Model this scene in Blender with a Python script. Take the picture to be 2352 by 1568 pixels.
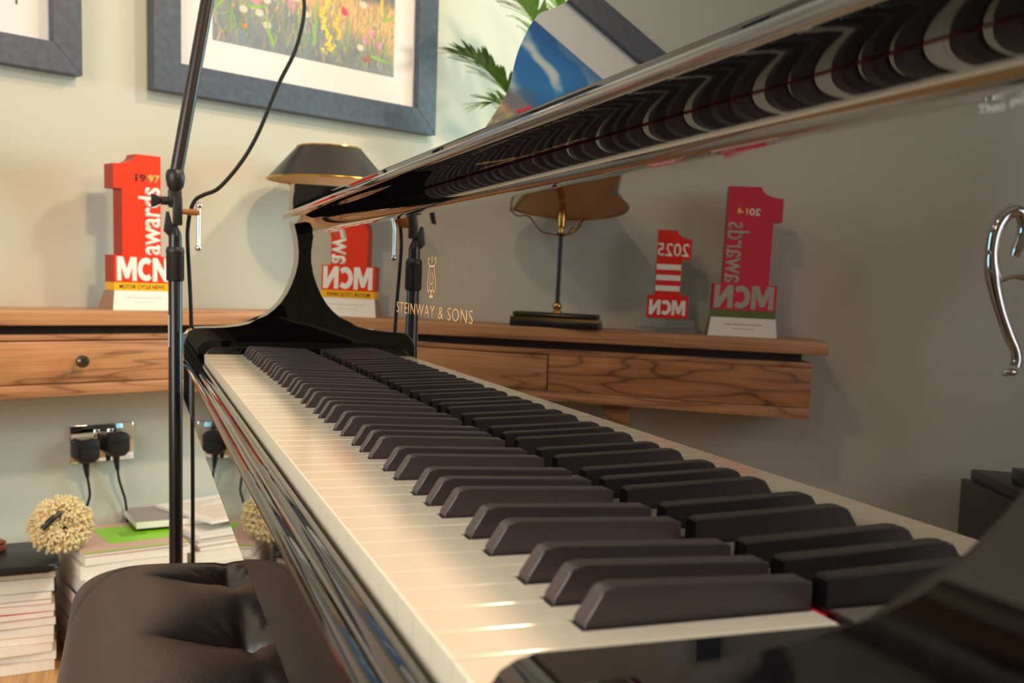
import bpy, bmesh, math, random
import numpy as np
from mathutils import Vector, Matrix, Euler, noise
random.seed(7); np.random.seed(7)
for o in list(bpy.data.objects): bpy.data.objects.remove(o)
SC = bpy.context.scene; COL = SC.collection
PI = math.pi; R = math.radians

# ------------------------------------------------------------------ camera
# X runs along the keyboard to the treble, Y from the player to the fallboard, Z = 0 on the white key tops
cam = bpy.data.cameras.new('camera'); co = bpy.data.objects.new('camera', cam); COL.objects.link(co)
right = Vector((0.34038598, 0.93959919, 0.03592697)); up = Vector((-0.12372453, 0.00687955, 0.99229276)); fwd = Vector((-0.93211031, 0.34220759, -0.11859317))
co.matrix_world = Matrix(((right.x, up.x, -fwd.x, 1.48190), (right.y, up.y, -fwd.y, -0.08811), (right.z, up.z, -fwd.z, 0.11192), (0, 0, 0, 1)))
cam.sensor_width = 36.0; cam.lens = 2365.1 / 2352 * 36.0
cam.shift_y = (934.17 - 784) / 2352
cam.clip_start = 0.01; cam.clip_end = 60
cam.dof.use_dof = True; cam.dof.focus_distance = 0.80; cam.dof.aperture_fstop = 15.0
SC.camera = co

# ------------------------------------------------------------------ view, world, lights
SC.view_settings.view_transform = 'Standard'; SC.view_settings.look = 'None'
SC.view_settings.gamma = 1.0; SC.view_settings.use_curve_mapping = False
SC.view_settings.exposure = 0.16
world = bpy.data.worlds.new('world'); SC.world = world; world.use_nodes = True
world.node_tree.nodes['Background'].inputs[0].default_value = (0.62, 0.78, 1.0, 1)
world.node_tree.nodes['Background'].inputs[1].default_value = 1.0

ANG = math.atan2(0.908, -0.419)
MI = Matrix.Identity(4)
MW = Matrix.Translation((-1.013, -0.167, 0)) @ Matrix.Rotation(ANG, 4, 'Z')   # wall frame: x along the wall, -y into the room
def WP(s, n, z): return MW @ Vector((s, -n, z))
FLOOR = -0.71; CEIL = 1.75

def area(name, loc, target, size, power, color, shape='RECTANGLE', size_y=None):
    l = bpy.data.lights.new(name, 'AREA'); l.shape = shape; l.size = size
    if size_y: l.size_y = size_y
    l.energy = power; l.color = color
    o = bpy.data.objects.new(name, l); COL.objects.link(o); o.location = loc
    o.rotation_euler = (Vector(target) - Vector(loc)).to_track_quat('-Z', 'Y').to_euler()
    return o
area('window_daylight', WP(2.93, 1.65, 0.70), WP(0.0, 0.5, 0.1), 1.15, 44, (0.50, 0.96, 1.0), 'RECTANGLE', 1.25)
area('near_fill_light', WP(-2.53, 1.75, 0.55), WP(0.0, 1.6, -0.2), 1.5, 40, (1.0, 0.94, 0.88), 'RECTANGLE', 1.3)  # fill light added on the player's side to brighten the key fronts
area('ceiling_lamp_over_keys', WP(0.125, 1.83, 1.70), WP(0.125, 1.82, 0), 0.16, 27, (1.0, 0.69, 0.43), 'DISK')
area('ceiling_lamp_by_wall', WP(1.2, 1.3, 1.70), WP(1.1, 1.2, 0), 0.16, 22, (1.0, 0.74, 0.50), 'DISK')
area('back_fill_light', WP(0.5, 3.6, 1.60), WP(0.0, 1.0, 0), 0.70, 23, (1.0, 0.66, 0.42), 'DISK')  # soft fill added behind the camera, no known lamp there

# ------------------------------------------------------------------ materials
def lin(c):
    return tuple(((v/255)/12.92 if v/255 <= 0.04045 else ((v/255+0.055)/1.055)**2.4) for v in c)
def mat(name, col, rough=0.5, metal=0.0, ior=1.5, noise_amt=0.0, noise_scale=20.0, bump=0.0, bump_scale=200.0, coat=0.0, trans=0.0):
    m = bpy.data.materials.new(name); m.use_nodes = True
    nt = m.node_tree; b = nt.nodes['Principled BSDF']
    c = lin(col)
    b.inputs['Roughness'].default_value = rough; b.inputs['Metallic'].default_value = metal; b.inputs['IOR'].default_value = ior
    b.inputs['Coat Weight'].default_value = coat; b.inputs['Coat Roughness'].default_value = 0.03
    b.inputs['Transmission Weight'].default_value = trans
    b.inputs['Base Color'].default_value = (*c, 1)
    tc = nt.nodes.new('ShaderNodeTexCoord')
    if noise_amt:
        n = nt.nodes.new('ShaderNodeTexNoise'); n.inputs['Scale'].default_value = noise_scale; n.inputs['Detail'].default_value = 4
        nt.links.new(tc.outputs['Object'], n.inputs['Vector'])
        r = nt.nodes.new('ShaderNodeValToRGB')
        r.color_ramp.elements[0].position = 0.3; r.color_ramp.elements[1].position = 0.7
        r.color_ramp.elements[0].color = (*[v*(1-noise_amt) for v in c], 1)
        r.color_ramp.elements[1].color = (*[min(1, v*(1+noise_amt)) for v in c], 1)
        nt.links.new(n.outputs['Fac'], r.inputs['Fac']); nt.links.new(r.outputs['Color'], b.inputs['Base Color'])
    if bump:
        n2 = nt.nodes.new('ShaderNodeTexNoise'); n2.inputs['Scale'].default_value = bump_scale; n2.inputs['Detail'].default_value = 3
        nt.links.new(tc.outputs['Object'], n2.inputs['Vector'])
        bp = nt.nodes.new('ShaderNodeBump'); bp.inputs['Strength'].default_value = bump; bp.inputs['Distance'].default_value = 0.002
        nt.links.new(n2.outputs['Fac'], bp.inputs['Height']); nt.links.new(bp.outputs['Normal'], b.inputs['Normal'])
    return m
def wood(name, light, dark, scale=(1.2, 8, 8), rough=0.45, rot=(0, 0, 0), wave=9.0, seed=0.0):
    m = bpy.data.materials.new(name); m.use_nodes = True; nt = m.node_tree; b = nt.nodes['Principled BSDF']
    b.inputs['Roughness'].default_value = rough
    tc = nt.nodes.new('ShaderNodeTexCoord'); mp = nt.nodes.new('ShaderNodeMapping')
    mp.inputs['Scale'].default_value = scale; mp.inputs['Rotation'].default_value = rot; mp.inputs['Location'].default_value = (seed, seed*0.7, seed*1.3)
    nt.links.new(tc.outputs['Object'], mp.inputs['Vector'])
    n0 = nt.nodes.new('ShaderNodeTexNoise'); n0.inputs['Scale'].default_value = 1.6; n0.inputs['Detail'].default_value = 2
    nt.links.new(mp.outputs['Vector'], n0.inputs['Vector'])
    mul = nt.nodes.new('ShaderNodeMath'); mul.operation = 'MULTIPLY'; mul.inputs[1].default_value = wave
    nt.links.new(n0.outputs['Fac'], mul.inputs[0])
    fr = nt.nodes.new('ShaderNodeMath'); fr.operation = 'PINGPONG'; fr.inputs[1].default_value = 0.5
    nt.links.new(mul.outputs[0], fr.inputs[0])
    n1 = nt.nodes.new('ShaderNodeTexNoise'); n1.inputs['Scale'].default_value = 14; n1.inputs['Detail'].default_value = 5
    mp2 = nt.nodes.new('ShaderNodeMapping'); mp2.inputs['Scale'].default_value = (0.25, 2.0, 2.0)
    nt.links.new(mp.outputs['Vector'], mp2.inputs['Vector']); nt.links.new(mp2.outputs['Vector'], n1.inputs['Vector'])
    r1 = nt.nodes.new('ShaderNodeValToRGB'); e = r1.color_ramp.elements
    d = lin(dark); l = lin(light); md = tuple(0.35*a+0.65*c for a, c in zip(d, l))
    e[0].position = 0.0; e[0].color = (*d, 1); e[1].position = 1.0; e[1].color = (*l, 1)
    x = r1.color_ramp.elements.new(0.16); x.color = (*md, 1)
    nt.links.new(fr.outputs[0], r1.inputs['Fac'])
    # remap pingpong 0..0.5 to 0..1
    mul2 = nt.nodes.new('ShaderNodeMath'); mul2.operation = 'MULTIPLY'; mul2.inputs[1].default_value = 2.0
    nt.links.new(fr.outputs[0], mul2.inputs[0]); nt.links.new(mul2.outputs[0], r1.inputs['Fac'])
    mx = nt.nodes.new('ShaderNodeMixRGB'); mx.blend_type = 'MULTIPLY'; mx.inputs[0].default_value = 0.45
    r2 = nt.nodes.new('ShaderNodeValToRGB'); r2.color_ramp.elements[0].position = 0.35; r2.color_ramp.elements[0].color = (0.45, 0.38, 0.32, 1); r2.color_ramp.elements[1].position = 0.62; r2.color_ramp.elements[1].color = (1, 1, 1, 1)
    nt.links.new(n1.outputs['Fac'], r2.inputs['Fac'])
    nt.links.new(r1.outputs['Color'], mx.inputs[1]); nt.links.new(r2.outputs['Color'], mx.inputs[2])
    nt.links.new(mx.outputs['Color'], b.inputs['Base Color'])
    return m

LACQ = mat('black_polyester_lacquer', (8, 6, 8), 0.015, ior=1.55)
FBOARD = mat('black_polished_fallboard', (10, 8, 9), 0.004, ior=2.55)
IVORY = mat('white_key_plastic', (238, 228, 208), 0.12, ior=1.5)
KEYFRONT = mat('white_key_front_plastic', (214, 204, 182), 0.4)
EBONY = mat('black_key_matt', (54, 44, 47), 0.40, ior=1.8)
RED = mat('red_felt', (214, 20, 48), 0.9, bump=0.4)
KEYWOOD = mat('dark_key_bed', (40, 28, 24), 0.6)
GOLD = mat('gold_inlay', (236, 186, 130), 0.45, metal=0.15)
BRASS = mat('brass', (205, 160, 80), 0.22, metal=1.0)
SILVER = mat('silver_inlay', (190, 195, 200), 0.3, metal=0.7)
CHROME = mat('chrome', (225, 225, 228), 0.05, metal=1.0)
BLACKM = mat('black_enamel', (22, 21, 23), 0.28)
BLACKP = mat('black_plastic', (28, 28, 32), 0.42)
RUBBER = mat('black_rubber_cable', (14, 16, 16), 0.45)
WALL = mat('sage_wall_paint', (203, 206, 196), 0.75, noise_amt=0.02, noise_scale=3, bump=0.04, bump_scale=300)
CEILM = mat('white_ceiling_paint', (240, 236, 228), 0.8, noise_amt=0.01)
OAKFLOOR = wood('oak_floor', (206, 160, 104), (150, 100, 58), (1.0, 7, 7), 0.4, wave=5)
WALNUT = wood('walnut_desk', (204, 150, 106), (146, 98, 66), (0.9, 9.5, 9.5), 0.42, wave=8)
WALNUT2 = wood('walnut_panel', (198, 138, 92), (112, 68, 42), (1.15, 7.0, 7.0), 0.42, wave=9, seed=3.1)
WALNUT3 = wood('walnut_top', (204, 152, 108), (150, 102, 72), (0.8, 12, 12), 0.4, wave=6, seed=7.7)
DARKGAP = mat('dark_shadow_gap', (46, 34, 28), 0.6)
FRAMEM = mat('slate_stained_frame', (76, 86, 104), 0.42, noise_amt=0.18, noise_scale=60)
FRAMEIN = mat('dark_frame_rebate', (52, 46, 46), 0.5)
MATB = mat('white_mount_board', (232, 233, 236), 0.85)
LEATHER = mat('black_leather', (50, 43, 42), 0.36, ior=1.7, noise_amt=0.12, noise_scale=40, bump=0.15, bump_scale=500)
REDT = mat('red_acrylic', (236, 62, 34), 0.3, noise_amt=0.02)
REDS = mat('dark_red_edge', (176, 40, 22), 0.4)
CRIMSON = mat('crimson_acrylic', (214, 52, 78), 0.3, noise_amt=0.03)
REDC = mat('bright_red_acrylic', (232, 40, 36), 0.12)
WHITEP = mat('white_print', (244, 244, 242), 0.5)
GREYP = mat('silver_print', (176, 172, 164), 0.5)
GREYT = mat('grey_engraving', (186, 184, 178), 0.6)
BLACKT = mat('black_print', (34, 26, 24), 0.5)
YEL = mat('yellow_band', (250, 190, 20), 0.4)
GOLDT = mat('gold_print', (250, 205, 110), 0.4)
PLINTHW = mat('white_plinth', (240, 240, 236), 0.35)
TAN = mat('tan_plinth_side', (168, 132, 112), 0.5)
GLASSY = mat('clear_acrylic', (222, 232, 234), 0.03, ior=1.45, trans=0.85)
GREENB = mat('green_metal_band', (150, 165, 110), 0.2, metal=0.8)
SHADEO = mat('black_lamp_shade', (46, 42, 40), 0.35)
SHADEI = mat('gold_shade_lining', (206, 150, 74), 0.45, metal=0.35)
PAGES = mat('magazine_paper', (248, 246, 240), 0.8, noise_amt=0.03, noise_scale=200)
LEAFM = mat('palm_leaf', (122, 166, 66), 0.5, noise_amt=0.25, noise_scale=30)
LEAFD = mat('dark_palm_leaf', (88, 124, 54), 0.5, noise_amt=0.25, noise_scale=30)
WOOL = mat('cream_wool', (236, 220, 176), 0.95, noise_amt=0.08, noise_scale=80)
POT = mat('terracotta_pot', (150, 96, 70), 0.7, noise_amt=0.1)
SOIL = mat('potting_soil', (60, 46, 36), 0.95)

# ------------------------------------------------------------------ mesh helpers
def B(): return bmesh.new()
def bx(bm, x0, x1, y0, y1, z0, z1, bev=0.0, seg=2):
    vs = [bm.verts.new(p) for p in ((x0,y0,z0),(x1,y0,z0),(x1,y1,z0),(x0,y1,z0),(x0,y0,z1),(x1,y0,z1),(x1,y1,z1),(x0,y1,z1))]
    fs = [bm.faces.new([vs[i] for i in f]) for f in ((3,2,1,0),(4,5,6,7),(0,1,5,4),(1,2,6,5),(2,3,7,6),(3,0,4,7))]
    if bev:
        es = list({e for f in fs for e in f.edges})
        bmesh.ops.bevel(bm, geom=es, offset=bev, segments=seg, profile=0.5, affect='EDGES')
    return bm
def prism(bm, pts, axis, a0, a1, bev=0.0, seg=2):
    """polygon pts in the two other axes, extruded along axis from a0 to a1"""
    def P(p, a):
        return {'x': (a, p[0], p[1]), 'y': (p[0], a, p[1]), 'z': (p[0], p[1], a)}[axis]
    A = [bm.verts.new(P(p, a0)) for p in pts]; Bv = [bm.verts.new(P(p, a1)) for p in pts]
    n = len(pts); fs = []
    for i in range(n):
        j = (i+1) % n; fs.append(bm.faces.new((A[i], A[j], Bv[j], Bv[i])))
    f0 = bm.faces.new(list(reversed(A))); f1 = bm.faces.new(Bv)
    if bev:
        es = list(f0.edges)+list(f1.edges)
        bmesh.ops.bevel(bm, geom=es, offset=bev, segments=seg, profile=0.5, affect='EDGES')
    bmesh.ops.recalc_face_normals(bm, faces=bm.faces[:])
    return bm
def lathe(bm, prof, c=(0, 0, 0), seg=24, axis='z'):
    rings = []
    for r, h in prof:
        ring = []
        for k in range(seg):
            a = 2*PI*k/seg; x, y = r*math.cos(a), r*math.sin(a)
            p = {'z': (x, y, h), 'x': (h, x, y), 'y': (x, h, y)}[axis]
            ring.append(bm.verts.new((p[0]+c[0], p[1]+c[1], p[2]+c[2])))
        rings.append(ring)
    for a, b in zip(rings, rings[1:]):
        for k in range(seg): bm.faces.new((a[k], a[(k+1) % seg], b[(k+1) % seg], b[k]))
    for ring, flip in ((rings[0], True), (rings[-1], False)):
        if (ring[0].co-ring[seg//2].co).length > 1e-5: bm.faces.new(list(reversed(ring)) if flip else ring)
    bmesh.ops.remove_doubles(bm, verts=bm.verts[:], dist=1e-6)
    bmesh.ops.recalc_face_normals(bm, faces=bm.faces[:])
    return bm
def catmull(pts, n=6):
    pts = [Vector(p) for p in pts]; out = []
    P = [2*pts[0]-pts[1]]+pts+[2*pts[-1]-pts[-2]]
    for i in range(1, len(P)-2):
        for k in range(n):
            t = k/n; a, b, c, d = P[i-1], P[i], P[i+1], P[i+2]
            out.append(0.5*((2*b)+(c-a)*t+(2*a-5*b+4*c-d)*t*t+(3*b-a-3*c+d)*t**3))
    out.append(pts[-1]); return out
def tube(bm, pts, rad, seg=10, smooth=0, cap=True):
    if smooth:
        rr = rad if isinstance(rad, (list, tuple)) else None
        n0 = len(pts); pts = catmull(pts, smooth)
        if rr: rad = [float(np.interp(i/smooth, range(n0), rr)) for i in range(len(pts))]
    pts = [Vector(p) for p in pts]
    rads = rad if isinstance(rad, (list, tuple)) else [rad]*len(pts)
    t0 = (pts[1]-pts[0]).normalized(); ref = Vector((0, 0, 1)) if abs(t0.z) < 0.9 else Vector((1, 0, 0))
    nrm = t0.cross(ref).normalized(); rings = []
    for i, p in enumerate(pts):
        t = (pts[min(i+1, len(pts)-1)]-pts[max(i-1, 0)]).normalized()
        nrm = (nrm-t*nrm.dot(t)).normalized(); bn = t.cross(nrm)
        rings.append([bm.verts.new(p+rads[i]*(math.cos(2*PI*k/seg)*nrm+math.sin(2*PI*k/seg)*bn)) for k in range(seg)])
    for a, b in zip(rings, rings[1:]):
        for k in range(seg): bm.faces.new((a[k], a[(k+1) % seg], b[(k+1) % seg], b[k]))
    if cap: bm.faces.new(list(reversed(rings[0]))); bm.faces.new(rings[-1])
    bmesh.ops.recalc_face_normals(bm, faces=bm.faces[:])
    return bm
def ball(bm, c, r, seg=14, scale=(1, 1, 1)):
    res = bmesh.ops.create_uvsphere(bm, u_segments=seg, v_segments=max(6, seg*2//3), radius=r)
    for v in res['verts']: v.co = Vector((v.co.x*scale[0], v.co.y*scale[1], v.co.z*scale[2]))+Vector(c)
    return bm
def mesh_of(name, bm, m, smooth=True, ang=35):
    me = bpy.data.meshes.new(name); bm.to_mesh(me); bm.free()
    for mm in (m if isinstance(m, (list, tuple)) else [m]): me.materials.append(mm)
    if smooth:
        me.polygons.foreach_set('use_smooth', [True]*len(me.polygons))
        me.set_sharp_from_angle(angle=R(ang))
    return me
def weighted(o):
    md = o.modifiers.new('weighted_normal', 'WEIGHTED_NORMAL'); md.keep_sharp = True; md.weight = 100; md.mode = 'FACE_AREA'
    return o
BASE = {}
def thing(name, label, cat, base=MI, loc=(0, 0, 0), rotz=0.0, group=None):
    o = bpy.data.objects.new(name, None); COL.objects.link(o)
    M = base @ Matrix.Translation(loc) @ Matrix.Rotation(rotz, 4, 'Z')
    o.matrix_world = M; o.location = M.to_translation(); o.rotation_euler = M.to_euler(); o.empty_display_size = 0.05
    o['label'] = label; o['category'] = cat
    if group: o['group'] = group
    BASE[o.name] = M
    return o
def part(name, bm, m, parent, frame=None, smooth=True, ang=35, label=None):
    """frame: matrix the bm coordinates are given in (None = the top thing's own local frame)"""
    root = parent
    while root.parent: root = root.parent
    if frame is not None:
        bmesh.ops.transform(bm, matrix=BASE[root.name].inverted() @ frame, verts=bm.verts[:])
    o = bpy.data.objects.new(name, mesh_of(name, bm, m, smooth, ang)); COL.objects.link(o); o.parent = parent
    if label: o['label'] = label
    if m in (LACQ, FBOARD): weighted(o)
    return o
def struct(name, bm, m, parent=None, smooth=False):
    o = bpy.data.objects.new(name, mesh_of(name, bm, m, smooth)); COL.objects.link(o)
    if parent: o.parent = parent
    else: o['kind'] = 'structure'
    return o
def text_bm(s, size, M, extrude=0.0004, bold=0.0, xs=1.0, align='CENTER', spacing=1.0, shear=0.0):
    cu = bpy.data.curves.new('txt', 'FONT'); cu.body = s; cu.size = size; cu.extrude = extrude; cu.offset = bold
    cu.align_x = align; cu.space_character = spacing; cu.resolution_u = 3; cu.shear = shear
    o = bpy.data.objects.new('txt', cu); COL.objects.link(o)
    dg = bpy.context.evaluated_depsgraph_get(); me = bpy.data.meshes.new_from_object(o.evaluated_get(dg))
    bpy.data.objects.remove(o); bm = B(); bm.from_mesh(me); bpy.data.meshes.remove(me)
    bmesh.ops.transform(bm, matrix=M @ Matrix.Diagonal((xs, 1, 1, 1)), verts=bm.verts[:])
    return bm
def text_fit(s, w_, h_, M, extrude=0.0004, bold=0.0, spacing=1.0, back='x'):
    """text scaled to a box w_ x h_ with its lower left corner at the origin of M"""
    bm = text_bm(s, 1.0, MI, 0.0, bold, 1.0, 'LEFT', spacing)
    xs_ = [v.co.x for v in bm.verts]; ys_ = [v.co.y for v in bm.verts]
    a, b, c_, d = min(xs_), max(xs_), min(ys_), max(ys_)
    for v in bm.verts: v.co = Vector(((v.co.x-a)/(b-a)*w_, (v.co.y-c_)/(d-c_)*h_, 0))
    bmesh.ops.dissolve_degenerate(bm, dist=1e-7, edges=bm.edges[:])
    r = bmesh.ops.extrude_face_region(bm, geom=bm.faces[:])
    for v in [g for g in r['geom'] if isinstance(g, bmesh.types.BMVert)]: v.co.z += extrude
    bmesh.ops.transform(bm, matrix=M, verts=bm.verts[:])
    bmesh.ops.recalc_face_normals(bm, faces=bm.faces[:])
    return bm
def front(x, y, z, rot=0.0):  # text plane facing -y
    return Matrix.Translation((x, y, z)) @ Matrix.Rotation(R(90), 4, 'X') @ Matrix.Rotation(rot, 4, 'Z')

# ------------------------------------------------------------------ room
S0, S1, N1 = -2.6, 3.0, 4.6
def xf(bm): bmesh.ops.transform(bm, matrix=MW, verts=bm.verts[:]); return bm
struct('wall_left', xf(bx(B(), S0-0.1, S1+0.1, 0, 0.1, FLOOR, CEIL)), WALL)
def holed(x0, x1, y0, y1, z0, z1):
    bm = B()
    bx(bm, x0, x1, -N1, y0, FLOOR, CEIL); bx(bm, x0, x1, y1, 0, FLOOR, CEIL); bx(bm, x0, x1, y0, y1, FLOOR, z0); bx(bm, x0, x1, y0, y1, z1, CEIL)
    return bm
def sash(x0, x1, y0, y1, z0, z1):
    bm = B()
    for y in (y0, (y0+y1)/2-0.025, y1-0.05): bx(bm, x0, x1, y, y+0.05, z0, z1)
    for z in (z0, z1-0.05): bx(bm, x0, x1, y0, y1, z, z+0.05)
    return bm
struct('wall_near', xf(holed(S0-0.1, S0, -2.55, -.95, -.10, 1.20)), WALL)
struct('added_window', xf(sash(S0-0.08, S0-0.03, -2.55, -.95, -.10, 1.20)), CEILM)  # unseen window, added to go with the near fill light
struct('wall_back', xf(bx(B(), S0-0.1, S1+0.1, -N1-0.1, -N1, FLOOR, CEIL)), WALL)
struct('wall_far', xf(holed(S1, S1+0.1, -2.25, -1.05, .05, 1.35)), WALL)
struct('window_1', xf(sash(S1+0.03, S1+0.08, -2.25, -1.05, .05, 1.35)), CEILM)
PANE = mat('window_glass', (240, 246, 246), 0.0, ior=1.45, trans=1.0)
for nm, x, y0, y1, z0, z1 in (('window_1', S1+.05, -2.25, -1.05, .05, 1.35), ('added_window', S0-.06, -2.55, -.95, -.10, 1.20)):
    for k in range(2):
        a, b_ = y0+.05, (y0+y1)/2-.025
        if k: a, b_ = (y0+y1)/2+.025, y1-.05
        struct('pane', xf(bx(B(), x, x+.006, a, b_, z0+.05, z1-.05)), PANE, bpy.data.objects[nm])
struct('ceiling', xf(bx(B(), S0-0.1, S1+0.1, -N1-0.1, 0.1, CEIL, CEIL+0.1)), CEILM)
fl = struct('floor', xf(bx(B(), S0-0.1, S1+0.1, -N1-0.1, 0.1, FLOOR-0.1, FLOOR-0.012)), DARKGAP)
pw = 0.16; k = 0; y = 0.0
while y > -N1:
    b_ = xf(bx(B(), S0, S1, max(y-pw, -N1)+0.001, y-0.001, FLOOR-0.013, FLOOR, 0.0015, 1))
    struct('plank', b_, OAKFLOOR, fl); y -= pw
struct('baseboard_left', xf(bx(B(), S0, S1, -0.016, -0.0005, FLOOR, FLOOR+0.10, 0.004)), CEILM)

# ------------------------------------------------------------------ grand piano
piano = thing('grand_piano', 'polished black grand piano with open keyboard and mirror-like fallboard', 'piano', MI, (0.61, 0.7, FLOOR))
def pp(name, bm, m, parent=piano, **kw): return part(name, bm, m, parent, frame=MI, **kw)
KW = 0.0235
# white keys: shapes by note, built once and shared
names = ['A', 'B'] + ['C', 'D', 'E', 'F', 'G', 'A', 'B']*7 + ['C']
boff = {0: -.00235, 1: .00235, 3: -.00336, 4: 0.0, 5: .00336}       # centre of the black key from the right edge of C D F G A
idx = {'C': 0, 'D': 1, 'E': 2, 'F': 3, 'G': 4, 'A': 5, 'B': 6}
BH = 0.0066      # half width of the slot left for a black key
def white_mesh(note, lo, hi):
    g = 0.00024; x0, x1 = g, KW-g
    a = idx[note]; left = x0; rgt = x1
    if lo: left = boff[a-1]+BH
    if hi: rgt = KW+boff[a]-BH
    pts = [(x0, 0), (x1, 0)]
    if hi: pts += [(x1, .0485), (rgt, .0485), (rgt, .1385)]
    else: pts += [(x1, .1385)]
    if lo: pts += [(left, .1385), (left, .0485), (x0, .0485)]
    else: pts += [(x0, .1385)]
    bm = B(); prism(bm, pts, 'z', -0.019, 0.0)
    es = [e for e in bm.edges if all(v.co.z > -1e-5 for v in e.verts)]
    bmesh.ops.bevel(bm, geom=es, offset=0.0006, segments=2, profile=0.5, affect='EDGES')
    es = [e for e in bm.edges if e.calc_length() > 0.015 and all(v.co.y < 1e-4 for v in e.verts) and abs(e.verts[0].co.x-e.verts[1].co.x) < 1e-4]
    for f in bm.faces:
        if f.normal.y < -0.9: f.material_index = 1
    return mesh_of('white_key', bm, [IVORY, KEYFRONT], False)
WM = {}
root_inv = BASE[piano.name].inverted()
for i, nme in enumerate(names):
    lo = nme in 'DEGAB'; hi = nme in 'CDFGA'
    if i == 0: lo = False
    if i == 51: hi = False
    key = (nme, lo, hi)
    if key not in WM: WM[key] = white_mesh(nme, lo, hi)
    o = bpy.data.objects.new('white_key', WM[key]); COL.objects.link(o); o.parent = piano
    o.location = root_inv @ Vector((i*KW, 0, random.uniform(-.00012, .00012)))
def black_mesh():
    bm = B()
    prof = [(.0500, -.006), (.0498, .0007), (.0505, .0022), (.0556, .0108), (.0570, .0124), (.0590, .0131), (.0620, .0133), (.1360, .0108), (.1385, .0096), (.1388, .0085), (.1388, -.006)]
    hw = lambda z: .0049-.00045*max(z, 0)/.013
    L = [bm.verts.new((-hw(z), y, z)) for y, z in prof]; Rr = [bm.verts.new((hw(z), y, z)) for y, z in prof]
    n = len(prof)
    for i in range(n):
        j = (i+1) % n; bm.faces.new((L[i], Rr[i], Rr[j], L[j]))
    bm.faces.new(L); bm.faces.new(list(reversed(Rr)))
    es = [e for e in bm.edges if (e.verts[0] in L and e.verts[1] in L) or (e.verts[0] in Rr and e.verts[1] in Rr)]
    es = [e for e in es if max(v.co.z for v in e.verts) > 0.001]
    bmesh.ops.bevel(bm, geom=es, offset=0.0008, segments=2, profile=0.5, affect='EDGES')
    bmesh.ops.recalc_face_normals(bm, faces=bm.faces[:])
    return mesh_of('black_key', bm, EBONY, True, 40)
BMESH = black_mesh()
for i, nme in enumerate(names):
    if nme in 'CDFGA' and i < 51:
        o = weighted(bpy.data.objects.new('black_key', BMESH)); COL.objects.link(o); o.parent = piano
        o.location = root_inv @ Vector(((i+1)*KW+boff[idx[nme]], 0, random.uniform(-.00015, .00015)))
pp('name_felt', bx(B(), -0.001, 1.1900, .1393, .1404, -.012, -.0002), RED, label='red felt strip behind the keys')
pp('key_bed', bx(B(), -0.075, 1.2975, 0.006, 0.40, -.115, -.024, 0.003), KEYWOOD)
def arc(p, q, sag, n=9):
    p, q = Vector(p), Vector(q); t = q-p; nn = Vector((-t.y, t.x)).normalized()
    return [(p+t*k/n+nn*sag*(1-(2*k/n-1)**2))[:] for k in range(n+1)]
slip = [(-.0035, -.0700), (-.0035, -.0120)] + arc((-.0040, -.0113), (-.0143, -.0131), -.0016) + arc((-.0146, -.0131), (-.0252, -.0158), -.0020)
slip += [(-.0256, -.0166), (-.0253, -.0176), (-.0247, -.0182), (-.0247, -.0695), (-.0240, -.0700)]
pp('key_slip', prism(B(), slip, 'x', -0.0745, 1.297), LACQ, ang=26)
kb = [(.150, -.0225), (.0045, -.0225), (.001, -.018), (.0005, -.006), (.002, .0005), (.0055, .0058), (.0105, .0086), (.016, .0095), (.150, .0095)]
for x0, x1 in ((-.0735, -.0012), (1.2235, 1.2965)):
    k_ = pp('key_block', prism(B(), kb, 'x', x0, x1, 0.0012), LACQ, ang=50)
# case arms: profile measured on the bass arm
arm = [(-.0205, -.066), (-.0208, -.040), (-.0222, -.020), (-.0243, 0.0), (-.0245, .012), (-.0225, .0205), (-.0165, .0278), (-.0079, .0318), (.0050, .0326), (.0200, .0330), (.0350, .0340), (.0520, .0362),
       (.0668, .0398), (.0805, .0452), (.0924, .0525), (.1040, .0620), (.1137, .0725), (.1222, .0855), (.1287, .0992), (.1345, .1160), (.1379, .1322), (.1385, .1480), (.1367, .1647), (.1340, .1780), (.1309, .1904), (.1285, .2050), (.1295, .2250), (.1316, .2470), (.60, .2470), (.60, -.066)]
for x0, x1 in ((-.124, -.075), (1.2980, 1.3470)):
    pp('case_arm', prism(B(), arm, 'x', x0, x1, 0.0022, 3), LACQ, ang=45)
# fallboard: flat below, cove and rolled lip above; very slightly closer to the player at the treble end
fb = [(.0000, z_) for z_ in (-.020, .010, .045, .065, .085, .105, .125, .145, .160, .1685)]
fb += [(-.0004, .1715), (-.0014, .1744)]
for a in (57, 51, 46, 42, 38, 35, 32, 29, 26, 23, 20, 18):          # the cove rolls over into the lip
    fb.append((fb[-1][0]-.0028*math.cos(R(a)), fb[-1][1]+.0028*math.sin(R(a))))
cx, cz, rr = -.0278, .1985, .0048
fb += [(cx-rr*math.sin(a)-0.001, cz-rr*math.cos(a)) for a in [R(t) for t in range(30, 181, 15)]]
fb += [(.000, .2090), (.014, .2080), (.018, .200), (.018, -.020)]
bm = prism(B(), fb, 'x', -.0745, 1.2972)
FBY = lambda x: .1470-.0055*(x+.075)/1.33
FBZ = lambda z: .0065*max(0.0, min(z, .1685)-.045)
for v in bm.verts: v.co.y += FBY(v.co.x)+FBZ(v.co.z)
fall = pp('fallboard', bm, FBOARD, ang=30)
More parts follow.
